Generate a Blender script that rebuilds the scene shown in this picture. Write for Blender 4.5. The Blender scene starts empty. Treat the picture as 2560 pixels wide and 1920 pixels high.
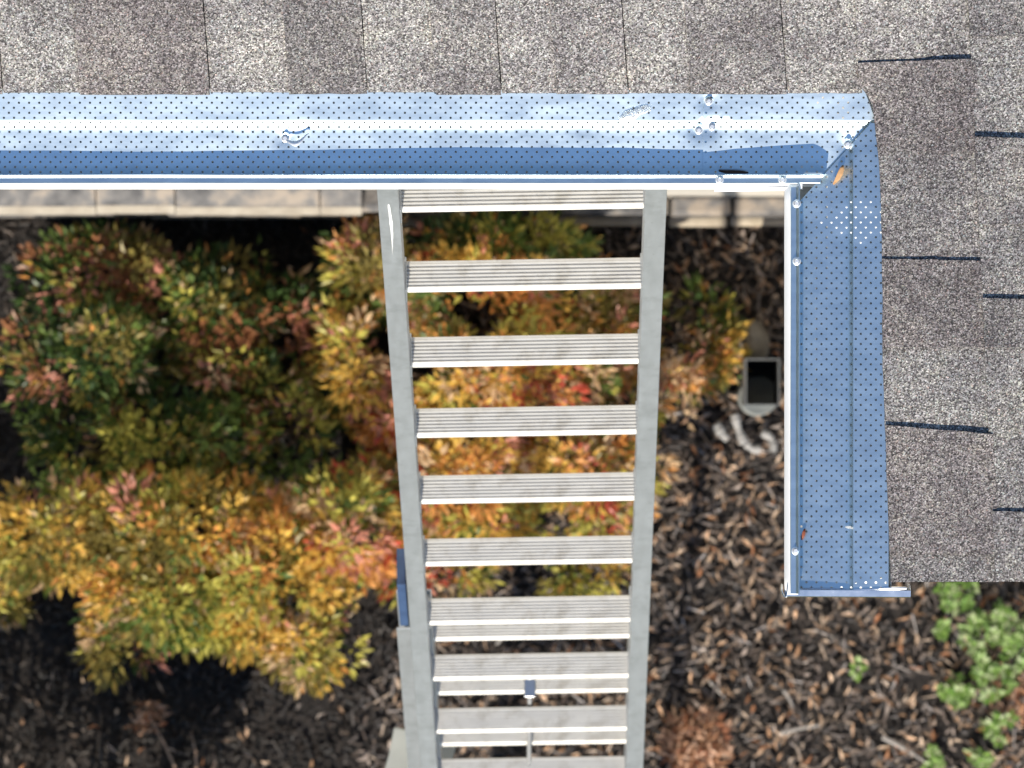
import bpy, bmesh, math, random
import numpy as np
from mathutils import Vector, Matrix, noise

random.seed(7)
rng = np.random.default_rng(7)
R = math.radians
S = bpy.context.scene
COL = S.collection

# ------------------------------------------------------------------ camera
CAMZ, FPX = 15.0, 15000.0            # 15 m above the bed, focal length in pixels of the 2560 wide photograph
cam_d = bpy.data.cameras.new('camera')
cam = bpy.data.objects.new('camera', cam_d); COL.objects.link(cam)
cam.location = (0, 0, CAMZ)
cam_d.sensor_width = 36.0
cam_d.lens = FPX / 2560 * 36.0
cam_d.clip_start = 0.1; cam_d.clip_end = 400
cam_d.dof.use_dof = True
cam_d.dof.focus_distance = 8.31
cam_d.dof.aperture_fstop = 12.5
cam_d.dof.aperture_blades = 0
S.camera = cam
# ------------------------------------------------------------------ sky and sun
SUN_EL, SUN_AZ = 36.0, 9.0           # sun stands low over the garden (image bottom), 9 degrees to the left
to_sun = Vector((-math.sin(R(SUN_AZ)) * math.cos(R(SUN_EL)), -math.cos(R(SUN_AZ)) * math.cos(R(SUN_EL)), math.sin(R(SUN_EL))))
world = bpy.data.worlds.new('World'); S.world = world; world.use_nodes = True
wn = world.node_tree
sky = wn.nodes.new('ShaderNodeTexSky'); sky.sky_type = 'NISHITA'; sky.sun_disc = False
sky.sun_elevation = R(SUN_EL); sky.sun_rotation = R(180 + SUN_AZ)
sky.air_density = 1.0; sky.dust_density = 0.0; sky.ozone_density = 1.25
bg = wn.nodes['Background']; bg.inputs[1].default_value = 0.118
wn.links.new(sky.outputs[0], bg.inputs[0])
sun_d = bpy.data.lights.new('sun', 'SUN'); sun_d.energy = 4.2; sun_d.angle = R(0.53); sun_d.color = (1.0, 0.91, 0.775)
sun = bpy.data.objects.new('sun', sun_d); COL.objects.link(sun)
sun.rotation_euler = (-to_sun).to_track_quat('-Z', 'Y').to_euler(); sun.location = to_sun * 30
S.view_settings.view_transform = 'Standard'; S.view_settings.look = 'None'
S.view_settings.exposure = 0.64; S.view_settings.gamma = 1.0
S.render.engine = 'CYCLES'

# ------------------------------------------------------------------ helpers
def P(x, y, z):
    """point at height z that stands under pixel (x, y) of the 2560 x 1920 photograph"""
    k = (CAMZ - z) / FPX
    return Vector(((x - 1280) * k, (960 - y) * k, z))

def tag(o, label=None, cat=None, group=None, kind=None):
    if label: o['label'] = label
    if cat: o['category'] = cat
    if group: o['group'] = group
    if kind: o['kind'] = kind
    return o

def empty(name, loc=(0, 0, 0), parent=None):
    o = bpy.data.objects.new(name, None); COL.objects.link(o); o.location = loc; o.empty_display_size = 0.1
    if parent: adopt(o, parent)
    return o

def adopt(o, parent):
    o.parent = parent
    o.matrix_parent_inverse = Matrix.Translation(world_loc(parent)).inverted()

def world_loc(o):
    v = Vector(o.location); p = o.parent
    while p is not None and False: p = p.parent
    return v

def mesh_obj(name, verts, faces, mat, parent=None, smooth=False, sharp=None, cols=None):
    me = bpy.data.meshes.new(name)
    me.from_pydata([tuple(v) for v in verts] if not isinstance(verts, np.ndarray) else verts.tolist(), [], faces if not isinstance(faces, np.ndarray) else faces.tolist())
    if cols is not None:
        a = me.color_attributes.new('col', 'FLOAT_COLOR', 'POINT')
        c = np.ones((len(me.vertices), 4), dtype=np.float32); c[:, :3] = cols
        a.data.foreach_set('color', c.ravel())
    if smooth:
        me.polygons.foreach_set('use_smooth', [True] * len(me.polygons))
        if sharp: me.set_sharp_from_angle(angle=R(sharp))
    me.materials.append(mat); me.update()
    o = bpy.data.objects.new(name, me); COL.objects.link(o)
    if parent: adopt(o, parent)
    return o

class MB:
    """collects boxes, tubes and grids into one mesh"""
    def __init__(s): s.v = []; s.f = []
    def add(s, vs, fs):
        n = len(s.v); s.v += [Vector(v) for v in vs]; s.f += [tuple(i + n for i in f) for f in fs]; return s
    def box(s, lo, hi, M=None):
        x0, y0, z0 = lo; x1, y1, z1 = hi
        vs = [Vector(p) for p in ((x0,y0,z0),(x1,y0,z0),(x1,y1,z0),(x0,y1,z0),(x0,y0,z1),(x1,y0,z1),(x1,y1,z1),(x0,y1,z1))]
        if M: vs = [M @ v for v in vs]
        return s.add(vs, [(0,3,2,1),(4,5,6,7),(0,1,5,4),(1,2,6,5),(2,3,7,6),(3,0,4,7)])
    def tube(s, pts, rad, n=8, caps=True):
        pts = [Vector(p) for p in pts]
        if not isinstance(rad, (list, tuple)): rad = [rad] * len(pts)
        vs = []; fs = []
        for i, p in enumerate(pts):
            d = (pts[min(i+1, len(pts)-1)] - pts[max(i-1, 0)]).normalized()
            a = d.orthogonal().normalized(); b = d.cross(a)
            for k in range(n):
                t = 2*math.pi*k/n
                vs.append(p + (a*math.cos(t) + b*math.sin(t))*rad[i])
        for i in range(len(pts)-1):
            for k in range(n):
                fs.append((i*n+k, i*n+(k+1)%n, (i+1)*n+(k+1)%n, (i+1)*n+k))
        if caps: fs += [tuple(range(n))[::-1], tuple((len(pts)-1)*n+k for k in range(n))]
        return s.add(vs, fs)
    def sweep(s, prof, A, B, close=True):
        """prof: list of Vectors (offsets), extruded from A to B"""
        n = len(prof)
        vs = [Vector(A)+p for p in prof] + [Vector(B)+p for p in prof]
        fs = [(k, (k+1) % n, n+(k+1) % n, n+k) for k in range(n if close else n-1)]
        if close: fs += [tuple(range(n))[::-1], tuple(range(n, 2*n))]
        return s.add(vs, fs)
    def lathe(s, prof, c, n=16, axis='Z'):
        c = Vector(c); vs = []; fs = []
        for r, z in prof:
            for k in range(n):
                t = 2*math.pi*k/n; vs.append(c + Vector((r*math.cos(t), r*math.sin(t), z)))
        for i in range(len(prof)-1):
            for k in range(n):
                fs.append((i*n+k, i*n+(k+1)%n, (i+1)*n+(k+1)%n, (i+1)*n+k))
        return s.add(vs, fs)
    def build(s, name, mat, parent=None, smooth=False, sharp=30, bevel=0):
        o = mesh_obj(name, s.v, s.f, mat, parent, smooth, sharp)
        if bevel:
            m = o.modifiers.new('bevel', 'BEVEL'); m.width = bevel; m.segments = 2; m.limit_method = 'ANGLE'
        return o

# ------------------------------------------------------------------ materials
def new_mat(name):
    m = bpy.data.materials.new(name); m.use_nodes = True
    nt = m.node_tree; return m, nt, nt.nodes['Principled BSDF']

def N(nt, t, **kw):
    n = nt.nodes.new(t)
    for k, v in kw.items(): setattr(n, k, v)
    return n

def ramp(nt, src, stops):
    r = N(nt, 'ShaderNodeValToRGB'); e = r.color_ramp.elements
    while len(e) < len(stops): e.new(0.5)
    for el, (p, c) in zip(e, stops): el.position = p; el.color = (*c, 1) if len(c) == 3 else c
    nt.links.new(src, r.inputs[0]); return r.outputs[0]

def coords(nt, kind='Object'): return N(nt, 'ShaderNodeTexCoord').outputs[kind]

def tex_noise(nt, vec, scale, detail=4, rough=0.55):
    n = N(nt, 'ShaderNodeTexNoise'); n.inputs['Scale'].default_value = scale; n.inputs['Detail'].default_value = detail
    n.inputs['Roughness'].default_value = rough; nt.links.new(vec, n.inputs['Vector']); return n

def mixc(nt, fac, a, b, mode='MIX'):
    n = N(nt, 'ShaderNodeMix', data_type='RGBA', blend_type=mode)
    for inp, v in ((n.inputs[0], fac), (n.inputs[6], a), (n.inputs[7], b)):
        if hasattr(v, 'links') or isinstance(v, bpy.types.NodeSocket): nt.links.new(v, inp)
        elif isinstance(v, (int, float)): inp.default_value = v
        else: inp.default_value = (*v, 1)
    return n.outputs[2]

def bump(nt, b, h, strength, dist):
    n = N(nt, 'ShaderNodeBump'); n.inputs['Strength'].default_value = strength; n.inputs['Distance'].default_value = dist
    nt.links.new(h, n.inputs['Height']); nt.links.new(n.outputs[0], b.inputs['Normal'])

def mat_shingle():
    m, nt, b = new_mat('shingle_granules')
    co = coords(nt)
    tint = N(nt, 'ShaderNodeObjectInfo').outputs['Color']
    v = N(nt, 'ShaderNodeTexVoronoi'); v.inputs['Scale'].default_value = 560; nt.links.new(co, v.inputs['Vector'])
    sep = N(nt, 'ShaderNodeSeparateColor'); nt.links.new(v.outputs['Color'], sep.inputs[0])
    gran = ramp(nt, sep.outputs[0], [(0.0, (0.16,0.15,0.155)), (0.28, (0.45,0.42,0.42)), (0.55, (0.95,0.9,0.88)), (0.85, (1.45,1.4,1.36)), (1.0, (2.5,2.45,2.35))])
    hue = ramp(nt, sep.outputs[1], [(0.0, (1.05,0.98,0.95)), (0.5, (1,1,1)), (0.8, (1.02,1.02,0.86)), (0.93, (0.86,1.0,1.0)), (1.0, (1.2,0.92,0.82))])
    c = mixc(nt, 1.0, gran, hue, 'MULTIPLY')
    n1 = tex_noise(nt, co, 9, 3).outputs['Fac']
    blot = ramp(nt, n1, [(0.28, (0.70,0.685,0.70)), (0.5, (1,1,1)), (0.72, (1.2,1.19,1.13))])
    c = mixc(nt, 1.0, c, blot, 'MULTIPLY')
    n2 = tex_noise(nt, co, 55, 2).outputs['Fac']
    blot2 = ramp(nt, n2, [(0.35, (0.88,0.87,0.88)), (0.65, (1.1,1.1,1.06))])
    c = mixc(nt, 1.0, c, blot2, 'MULTIPLY')
    c = mixc(nt, 1.0, c, tint, 'MULTIPLY')
    nt.links.new(c, b.inputs['Base Color'])
    b.inputs['Roughness'].default_value = 0.85; b.inputs['Specular IOR Level'].default_value = 0.35
    bump(nt, b, v.outputs['Distance'], 0.55, 0.0012)
    return m

def mat_metal(name, base, rough, metallic=1.0, dirt=None, wav=0.0, scratch=0.0, streak=(1,1,1)):
    m, nt, b = new_mat(name)
    co = coords(nt)
    mp = N(nt, 'ShaderNodeMapping'); mp.inputs['Scale'].default_value = streak; nt.links.new(co, mp.inputs[0])
    n = tex_noise(nt, mp.outputs[0], 60, 5, 0.6).outputs['Fac']
    r = N(nt, 'ShaderNodeMapRange'); r.inputs[3].default_value = rough-0.05; r.inputs[4].default_value = rough+0.06
    nt.links.new(n, r.inputs[0]); nt.links.new(r.outputs[0], b.inputs['Roughness'])
    col = ramp(nt, n, [(0.3, tuple(c*0.93 for c in base)), (0.7, tuple(min(1, c*1.05) for c in base))])
    if dirt:
        n2 = tex_noise(nt, co, 26, 6, 0.65).outputs['Fac']
        f = ramp(nt, n2, [(0.5, (0,0,0)), (0.72, (0.55,0.55,0.55))])
        col = mixc(nt, f, col, dirt)
    if scratch:
        n3 = tex_noise(nt, co, 70, 4, 0.7).outputs['Fac']
        col = mixc(nt, ramp(nt, n3, [(0.66, (0,0,0)), (0.74, (scratch,)*3)]), col, (0.16, 0.145, 0.12))
    nt.links.new(col, b.inputs['Base Color'])
    b.inputs['Metallic'].default_value = metallic
    if wav: bump(nt, b, tex_noise(nt, co, 14, 2).outputs['Fac'], wav, 0.004)
    return m

def mat_plain(name, stops, scale=20, rough=0.6, bmp=0.0, spec=0.5, detail=5):
    m, nt, b = new_mat(name)
    n = tex_noise(nt, coords(nt), scale, detail).outputs['Fac']
    nt.links.new(ramp(nt, n, stops), b.inputs['Base Color'])
    b.inputs['Roughness'].default_value = rough; b.inputs['Specular IOR Level'].default_value = spec
    if bmp: bump(nt, b, n, bmp, 0.01)
    return m

def mat_attr(name, rough=0.5, trans=0.0, spec=0.4, vary=0.15, scale=120):
    m, nt, b = new_mat(name)
    a = N(nt, 'ShaderNodeVertexColor', layer_name='col').outputs[0]
    n = tex_noise(nt, coords(nt), scale, 3).outputs['Fac']
    c = mixc(nt, 1.0, a, ramp(nt, n, [(0.3, (1-vary,)*3), (0.7, (1+vary,)*3)]), 'MULTIPLY')
    nt.links.new(c, b.inputs['Base Color'])
    b.inputs['Roughness'].default_value = rough; b.inputs['Specular IOR Level'].default_value = spec
    if trans:
        t = N(nt, 'ShaderNodeBsdfTranslucent'); nt.links.new(c, t.inputs[0])
        mx = N(nt, 'ShaderNodeMixShader'); mx.inputs[0].default_value = trans
        nt.links.new(b.outputs[0], mx.inputs[1]); nt.links.new(t.outputs[0], mx.inputs[2])
        nt.links.new(mx.outputs[0], nt.nodes['Material Output'].inputs[0])
    return m

M_shingle = mat_shingle()
M_asphalt = mat_plain('cut_asphalt_edge', [(0.3, (0.025,0.024,0.024)), (0.7, (0.06,0.058,0.057))], 300, 0.8)
M_guard = mat_metal('mill_aluminium', (0.79, 0.91, 0.95), 0.318, dirt=(0.68, 0.76, 0.80), streak=(0.3, 1, 1))
M_screw = mat_metal('zinc_screw', (0.92, 0.93, 0.94), 0.38, 0.6)
M_ledge2 = mat_plain('pale_footing_stone', [(0.3, (0.42,0.36,0.27)), (0.7, (0.58,0.51,0.41))], 22, 0.85, 0.3)
M_white = mat_plain('white_gutter_paint', [(0.3, (0.78,0.79,0.80)), (0.7, (0.83,0.83,0.83))], 30, 0.3)
M_cap = mat_metal('end_cap_aluminium', (0.82, 0.84, 0.87), 0.24, wav=0.15)
M_rail = mat_metal('ladder_rail_aluminium', (0.47, 0.50, 0.545), 0.48, 0.75, dirt=(0.33,0.355,0.38), scratch=0.35, streak=(1, 0.25, 0.25))
M_rung = mat_metal('ladder_rung_aluminium', (0.66, 0.645, 0.61), 0.5, 0.5, dirt=(0.36,0.32,0.25), scratch=0.8, streak=(0.25, 1, 1))
M_steel = mat_metal('bracket_steel', (0.55, 0.57, 0.6), 0.3)
M_blue = mat_plain('bracket_sky_blue', [(0.3, (0.028,0.055,0.13)), (0.7, (0.045,0.085,0.18))], 40, 0.45)  # sky reflected in the metal guide bracket, put into its base colour
M_rope = mat_plain('rope_fibre', [(0.3, (0.20,0.20,0.20)), (0.7, (0.3,0.3,0.3))], 200, 0.9)
M_fabric = mat_plain('pale_torn_pipe', [(0.3, (0.24,0.235,0.225)), (0.7, (0.40,0.385,0.37))], 60, 0.8)
M_board = mat_plain('grey_plastic', [(0.3, (0.24,0.255,0.245)), (0.7, (0.31,0.325,0.31))], 12, 0.55)
M_leaf = mat_attr('autumn_leaf', 0.42, 0.34, 0.45)
M_dry = mat_attr('dry_leaf', 0.6, 0.12, 0.35)
M_chip = mat_attr('mulch_chip', 0.65, 0.0, 0.4, 0.3, 150)
M_bark = mat_plain('bark', [(0.3, (0.07,0.05,0.035)), (0.7, (0.17,0.12,0.09))], 60, 0.85, 0.4)
M_stone = mat_plain('wall_stone', [(0.36, (0.07,0.07,0.075)), (0.5, (0.165,0.16,0.158)), (0.62, (0.31,0.265,0.22))], 13, 0.85, 0.5)
M_ledge = mat_plain('tan_ledge_stone', [(0.3, (0.25,0.215,0.17)), (0.7, (0.36,0.32,0.26))], 22, 0.85, 0.3)
M_mortar = mat_plain('mortar', [(0.3, (0.10,0.09,0.085)), (0.7, (0.16,0.15,0.14))], 60, 0.95, 0.3)
M_siding = mat_plain('siding_paint', [(0.3, (0.52,0.49,0.44)), (0.7, (0.57,0.54,0.49))], 6, 0.6)
M_fascia = mat_plain('fascia_paint', [(0.3, (0.60,0.59,0.57)), (0.7, (0.66,0.65,0.63))], 10, 0.55)
M_pipe = mat_plain('grey_drain_plastic', [(0.3, (0.15,0.16,0.165)), (0.7, (0.22,0.23,0.235))], 30, 0.5)
M_pipein = mat_plain('drain_dark_and_pad', [(0.3, (0.012,0.012,0.012)), (0.7, (0.02,0.02,0.02))], 30, 0.7)
M_rock = mat_plain('field_stone', [(0.3, (0.16,0.15,0.13)), (0.7, (0.28,0.26,0.23))], 25, 0.9, 0.6)

def mat_soil():
    m, nt, b = new_mat('dark_mulch_soil')
    co = coords(nt)
    n = tex_noise(nt, co, 40, 8, 0.7).outputs['Fac']
    nt.links.new(ramp(nt, n, [(0.3, (0.010,0.009,0.009)), (0.55, (0.028,0.023,0.021)), (0.8, (0.06,0.047,0.04))]), b.inputs['Base Color'])
    b.inputs['Roughness'].default_value = 0.9
    bump(nt, b, n, 1.0, 0.02); return m
def mat_lawn():
    m, nt, b = new_mat('lawn')
    co = coords(nt)
    n = tex_noise(nt, co, 3, 9, 0.7).outputs['Fac']
    nt.links.new(ramp(nt, n, [(0.3, (0.035,0.05,0.014)), (0.55, (0.075,0.085,0.025)), (0.75, (0.14,0.12,0.05))]), b.inputs['Base Color'])
    b.inputs['Roughness'].default_value = 0.9
    bump(nt, b, n, 1.0, 0.05); return m
M_soil, M_lawn = mat_soil(), mat_lawn()

# ------------------------------------------------------------------ ground
def grid(name, x0, x1, y0, y1, nx, ny, zf, mat, parent=None):
    vs = [(x0+(x1-x0)*i/nx, y0+(y1-y0)*j/ny, zf(x0+(x1-x0)*i/nx, y0+(y1-y0)*j/ny)) for j in range(ny+1) for i in range(nx+1)]
    fs = [(j*(nx+1)+i, j*(nx+1)+i+1, (j+1)*(nx+1)+i+1, (j+1)*(nx+1)+i) for j in range(ny) for i in range(nx)]
    return mesh_obj(name, vs, fs, mat, parent, True)
lawn = grid('ground', -60, 60, -60, 60, 40, 40, lambda x, y: -0.03, M_lawn); tag(lawn, kind='structure')
def soil_z(x, y): return 0.012*noise.noise(Vector((x*3, y*3, 0))) + 0.008*noise.noise(Vector((x*11, y*11, 4)))
bed = grid('mulch_bed', -3.6, 3.6, -2.6, 0.9, 150, 80, soil_z, M_soil); tag(bed, kind='structure')

# ------------------------------------------------------------------ house: walls
ZL = 6.70                            # height of the gutter lip
house = empty('house', (0, 0.46, 0))
tag(house, 'shingled house with stone wall base, grey roofs meeting at an inside corner', 'house')
WY = 0.46                            # front wall face
WX = 0.74                            # wing wall face
wall = MB().box((-4.2, WY, 0.0), (WX, WY+0.2, 6.66)).build('wall', M_siding, house)
wing = MB().box((WX, -0.06, 0.0), (4.2, WY+0.21, 6.66)).build('wall', M_siding, house)
# stone veneer of the front wall below the ledge
mort = MB().box((-4.2, WY-0.032, -0.05), (-0.26, WY-0.002, 0.85)).build('stone_base', M_mortar, house)
z = 0.0
while z < 0.80:
    h = random.uniform(0.10, 0.16); h = min(h, 0.845 - z)
    x = -4.2
    while x < -0.32:
        w = random.uniform(0.16, 0.36); w = min(w, -0.262 - x)
        MB().box((x+0.006, WY-0.032-random.uniform(0.010, 0.02), z+0.006), (x+w-0.006, WY-0.030, z+h-0.006)).build('stone', M_stone, mort, bevel=0.005)
        x += w
    z += h
# capping stones of the base, each a block with a sloped grey top and a bright nose
x = -4.2
cuts_px = [-900, -500, -180, 240, 438, 800, 905]
xs = [-4.2, -3.0] + [P(c, 520, 0.9).x for c in cuts_px]
for a, b in zip(xs[:-1], xs[1:]):
    dz = random.uniform(-0.004, 0.004)
    y0 = 0.402 + random.uniform(-0.003, 0.003); yb = WY - 0.001
    prof = [Vector((0, yb, 0.855)), Vector((0, yb, 0.915+dz)), Vector((0, y0+0.014, 0.905+dz)), Vector((0, y0, 0.885+dz)), Vector((0, y0, 0.857))]
    mb = MB().sweep(prof, (a+0.0012, 0, 0), (b-0.0012, 0, 0))
    mb.build('cap_stone', M_stone, mort, bevel=0.003)
    p2 = [Vector((0, y0+0.0155, 0.9065+dz)), Vector((0, y0-0.003, 0.888+dz)), Vector((0, y0-0.003, 0.852)), Vector((0, y0+0.006, 0.852))]
    MB().sweep(p2, (a+0.001, 0, 0), (b-0.001, 0, 0)).build('cap_nose', M_ledge, mort)
# low stone footing with a tan edge right of the cap
foot = MB().box((-0.26, 0.418, -0.05), (WX-0.001, WY-0.003, 0.06)).build('footing', M_stone, house, bevel=0.006)
xs = [P(c, 545, 0.05).x for c in (905, 1120, 1390, 1668, 1822, 2030)]
for a, b in zip(xs[:-1], xs[1:]):
    MB().box((a+0.004, 0.392+random.uniform(-0.003, 0.003), -0.05), (b-0.004, 0.4175, 0.052+random.uniform(-0.006, 0.006))).build('ledge_stone', M_ledge2, foot, bevel=0.006)
for a, b in zip(xs[:-1], xs[1:]):
    MB().box((a+0.004, WY-0.045, 0.065), (b-0.004, WY-0.001, 0.30)).build('stone', M_stone, foot, bevel=0.008)
# fascia boards behind the gutters
MB().box((-4.2, 0.424, ZL-0.19), (0.553, 0.459, ZL-0.012)).build('fascia', M_fascia, house)
MB().box((0.553, -0.262, ZL-0.19), (0.585, 0.424, ZL-0.012)).build('fascia', M_fascia, house)
MB().box((0.585, -0.262, ZL-0.19), (4.2, -0.235, ZL-0.012)).build('fascia', M_fascia, house)
MB().box((0.586, -0.234, ZL-0.19), (4.2, WY+0.2, ZL-0.175)).build('soffit', M_fascia, house)

# ------------------------------------------------------------------ roof
ZE = ZL + 0.010
PITCH = 0.36
EY, EX = 0.4009, 0.509
def roof_z(X, Y):
    a = ZE + PITCH*(Y-EY); b = ZE + PITCH*(X-EX)
    k = 0.010
    return (a+b+math.sqrt((a-b)**2 + k*k))/2 - 0.0012
def on_roof(x, y, off=0.0):
    z = ZE
    for _ in range(6):
        p = P(x, y, z); z = roof_z(p.x, p.y) + off
    return P(x, y, z)

TINTS = {'light': (0.250, 0.252, 0.262), 'mid': (0.206, 0.205, 0.216), 'dark': (0.168, 0.166, 0.176), 'warm': (0.192, 0.184, 0.193)}
def shingle(parent, tone, xl, xr, y0, y1, off, nx=5, ny=6, thick=0.006, tilt=None, jit=1.0, sk=(0, 0), lf=(0, 0)):
    """one tab; xl(y), xr(y) left and right pixel edge, y0 < y1 pixel rows"""
    vs = []; fs = []
    sd = random.random()*100
    for j in range(ny+1):
        y = y0 + (y1-y0)*j/ny
        for i in range(nx+1):
            a, b = xl(y), xr(y)
            x = a + (b-a)*i/nx
            ex = jit*1.6*noise.noise(Vector((sd, y*0.03, i*3))) if i in (0, nx) else 0
            ey = jit*(1.8*noise.noise(Vector((x*0.03, sd, j*3)))+1.2*noise.noise(Vector((x*0.13, sd, j*3)))) if j in (0, ny) else 0
            ey += (sk[0]+(sk[1]-sk[0])*i/nx)*(1-j/ny)
            t = tilt(x, y) if tilt else 0
            o = off + t + (lf[0]+(lf[1]-lf[0])*i/nx)*(1-j/ny) + 0.0007*noise.noise(Vector((x*0.011, y*0.011, sd)))
            vs.append(on_roof(x+ex, y+ey, o))
    n = (nx+1)*(ny+1)
    W = nx+1
    for j in range(ny):
        for i in range(nx): fs.append((j*W+i, (j+1)*W+i, (j+1)*W+i+1, j*W+i+1))
    ring = [i for i in range(nx+1)] + [j*W+nx for j in range(1, ny+1)] + [ny*W+i for i in range(nx-1, -1, -1)] + [j*W for j in range(ny-1, 0, -1)]
    for q, k in enumerate(ring): vs.append(vs[k] - Vector((0, 0, thick)))
    m = len(ring)
    for q in range(m): fs.append((ring[q], ring[(q+1) % m], n+(q+1) % m, n+q))
    o = mesh_obj('shingle', vs, fs, M_shingle, parent, True, 40)
    o.data.materials.append(M_asphalt)
    for q in range(nx*ny, len(o.data.polygons)): o.data.polygons[q].material_index = 1
    t = TINTS[tone]; k = random.uniform(0.95, 1.05)
    o.color = (t[0]*k, t[1]*k, t[2]*k, 1)
    return o

def deck(name, pts_fn):
    vs, fs, W = [], [], 0
    return vs
# roof underlay sheets (sit just below the tabs)
def underlay(name, x0, x1, y0, y1, keep):
    o = grid(name, x0, x1, y0, y1, 24, 24, lambda x, y: roof_z(x, y)-0.010, M_shingle)
    bm = bmesh.new(); bm.from_mesh(o.data)
    bmesh.ops.bisect_plane(bm, geom=bm.verts[:]+bm.edges[:]+bm.faces[:], plane_co=keep[0], plane_no=keep[1], clear_outer=True)
    bm.to_mesh(o.data); bm.free(); o.color = (0.17, 0.168, 0.175, 1); adopt(o, house); return o
d45 = (Vector((EX, EY, 0)), Vector((1, -1, 0)))
main_roof = underlay('roof_slope', -4.2, 2.6, EY+0.006, 2.4, d45)
wing_roof = underlay('roof_slope', EX+0.035, 2.8, -0.258, 2.4, (Vector((EX, EY, 0)), Vector((-1, 1, 0))))
T3 = 0.0046
def const(v): return lambda y: v
def skew(b, k=-0.075): return lambda y: b + (232-y)*k
# main slope, first course (bottom edge at pixel row 232)
edges = [(6, 'light', 0), (200, 'warm', 1), (524, 'light', 0), (722, 'dark', 1), (918, 'light', 0), (1090, 'mid', 1), (1253, 'light', 0), (1392, 'mid', 1), (1570, 'light', 0), (1728, 'mid', 1), (1967, 'light', 0), (2152, None, 0)]
left = []; x = 6
while x > -4600:
    w = random.uniform(150, 300); left.append((x-w, random.choice(['mid', 'dark', 'warm']) if len(left) % 2 == 0 else 'light', 1 - len(left) % 2)); x -= w
edges = left[::-1] + edges
for (a, tone, hi), (b, _, _) in zip(edges[:-1], edges[1:]):
    yb = 233 + (2.5 if hi else -1) + random.uniform(-1.5, 1.5)
    shingle(main_roof, tone, skew(a+(0 if hi else 2.5)), skew(b+(0 if hi else 4)), -40, yb, 0.001 + (T3 if hi else 0.0), 6, 5)
# upper courses of the main slope
for c in range(1, 6):
    yb = -28 - (c-1)*262; x = -4600 + random.uniform(0, 200); hi = 0
    lim = 2152 + 262*c*0.96
    while x < lim:
        w = random.uniform(150, 320)
        shingle(main_roof, random.choice(['mid', 'dark', 'warm']) if hi else 'light', skew(x-(0 if hi else 4)), skew(min(x+w, lim)+(0 if hi else 4)), yb-275, yb, 0.005 + (T3 if hi else 0), 3, 3)
        x += w; hi = 1-hi
# wing slope: courses run up the picture, eave at the left
def eave(y):
    return float(np.interp(y, [-900, -100, 150, 226, 240, 430, 600, 900, 1100, 1300, 1460], [2100, 2132, 2145, 2150, 2180, 2200, 2205, 2207, 2214, 2221, 2228]))
def c1(y): return 2428 + (y-150)*0.047
def c2(y): return c1(y) + 262
def eave_h(y): return eave(y) - 2
def lift(x, y): return 0.0
SLOT = {150: ((7, -4), (-0.0008, 0.0012)), 648: ((-1, 4), (-0.0015, 0.0003)), 1072: ((-9, 13), (-0.0005, 0.0026)), 345: ((-4, 6), (0.002, 0.002)), 747: ((-2, 5), (0, 0.0018)), 1278: ((0, 5), (-0.001, 0.001))}
def rows(x0, x1, segs, base):
    for (a, b, tone, hi) in segs:
        sk, lf = SLOT.get(a, ((random.uniform(-4, 4), random.uniform(-4, 4)) if hi else (0, 0), (0, random.uniform(0, 0.0015)) if hi else (0, 0)))
        shingle(wing_roof, tone, x0, x1, a-(0 if hi else 5), b+(0 if hi or b > 1440 else 16), base + (T3 if hi else 0), 16 if hi else 8, 8, sk=sk, lf=lf)
def c1x(y): return c1(y)+12
def c2x(y): return c2(y)+12
rows(eave, c1x, [(-700, -420, 'light', 0), (-420, -160, 'mid', 1), (-160, 150, 'light', 0), (150, 378, 'warm', 1), (378, 648, 'mid', 0), (648, 868, 'warm', 1), (868, 1072, 'light', 0), (1072, 1384, 'warm', 1), (1384, 1455, 'mid', 0)], 0.0035)
rows(c1, c2x, [(-700, -330, 'mid', 1), (-330, -60, 'light', 0), (-60, 90, 'mid', 1), (90, 345, 'light', 0), (345, 560, 'mid', 1), (560, 747, 'light', 0), (747, 868, 'dark', 1), (868, 1278, 'light', 0), (1278, 1454, 'mid', 1)], 0.0085)
def course(n): return lambda y: c1(y) + 262*n
def coursex(n): return lambda y: c1(y) + 262*n + 12
for n in range(1, 8):
    y = -700; segs = []; hi = n % 2
    while y < 1454:
        h = min(random.uniform(150, 330), 1455-y)
        if 1455-(y+h) < 80: h = 1455-y
        segs.append((y, y+h, random.choice(['mid', 'warm', 'dark']) if hi else 'light', hi)); y += h; hi = 1-hi
    rows(course(n), coursex(n+1), segs, 0.0085 + 0.0048*n)

# ------------------------------------------------------------------ gutters
CELL = 12.7/1807.0
HR = 0.00168
# guard cross-section after the nose: (distance from gutter front, height above lip) in metres
PAN = [(0.0205, -0.0262), (0.0826, -0.01413), (0.08932, -0.01207), (0.09493, -0.00784), (0.1500, 0.0034)]
def pan_len(): return [0]+list(np.cumsum([math.dist(PAN[i], PAN[i+1]) for i in range(len(PAN)-1)]))
PL = pan_len()
def pan_at(s):
    u = np.interp(s, PL, [p[0] for p in PAN]); z = np.interp(s, PL, [p[1] for p in PAN]); return u, z
DENTS = []                            # (X, Y, radius, depth) dimples round the screws
def wavy(X, Y, amp, seed):
    w = amp*noise.noise(Vector((X*5.5, Y*5.5, seed))) + amp*0.35*noise.noise(Vector((X*16, Y*16, seed+9)))
    for (dx, dy, r, d) in DENTS:
        q = ((X-dx)**2+(Y-dy)**2)/(r*r)
        if q < 6: w -= d*math.exp(-q)
    return w
FRONT_Y = P(1280, 472, ZL-0.005).y     # outer face of the front gutter
WING_X = P(1962, 960, ZL-0.005).x
def front_map(a, u, z, tilt=0): return Vector((a, FRONT_Y+u, ZL+z))
def wing_map(a, u, z, tilt=0): return Vector((WING_X+u, a, ZL+z))

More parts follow.
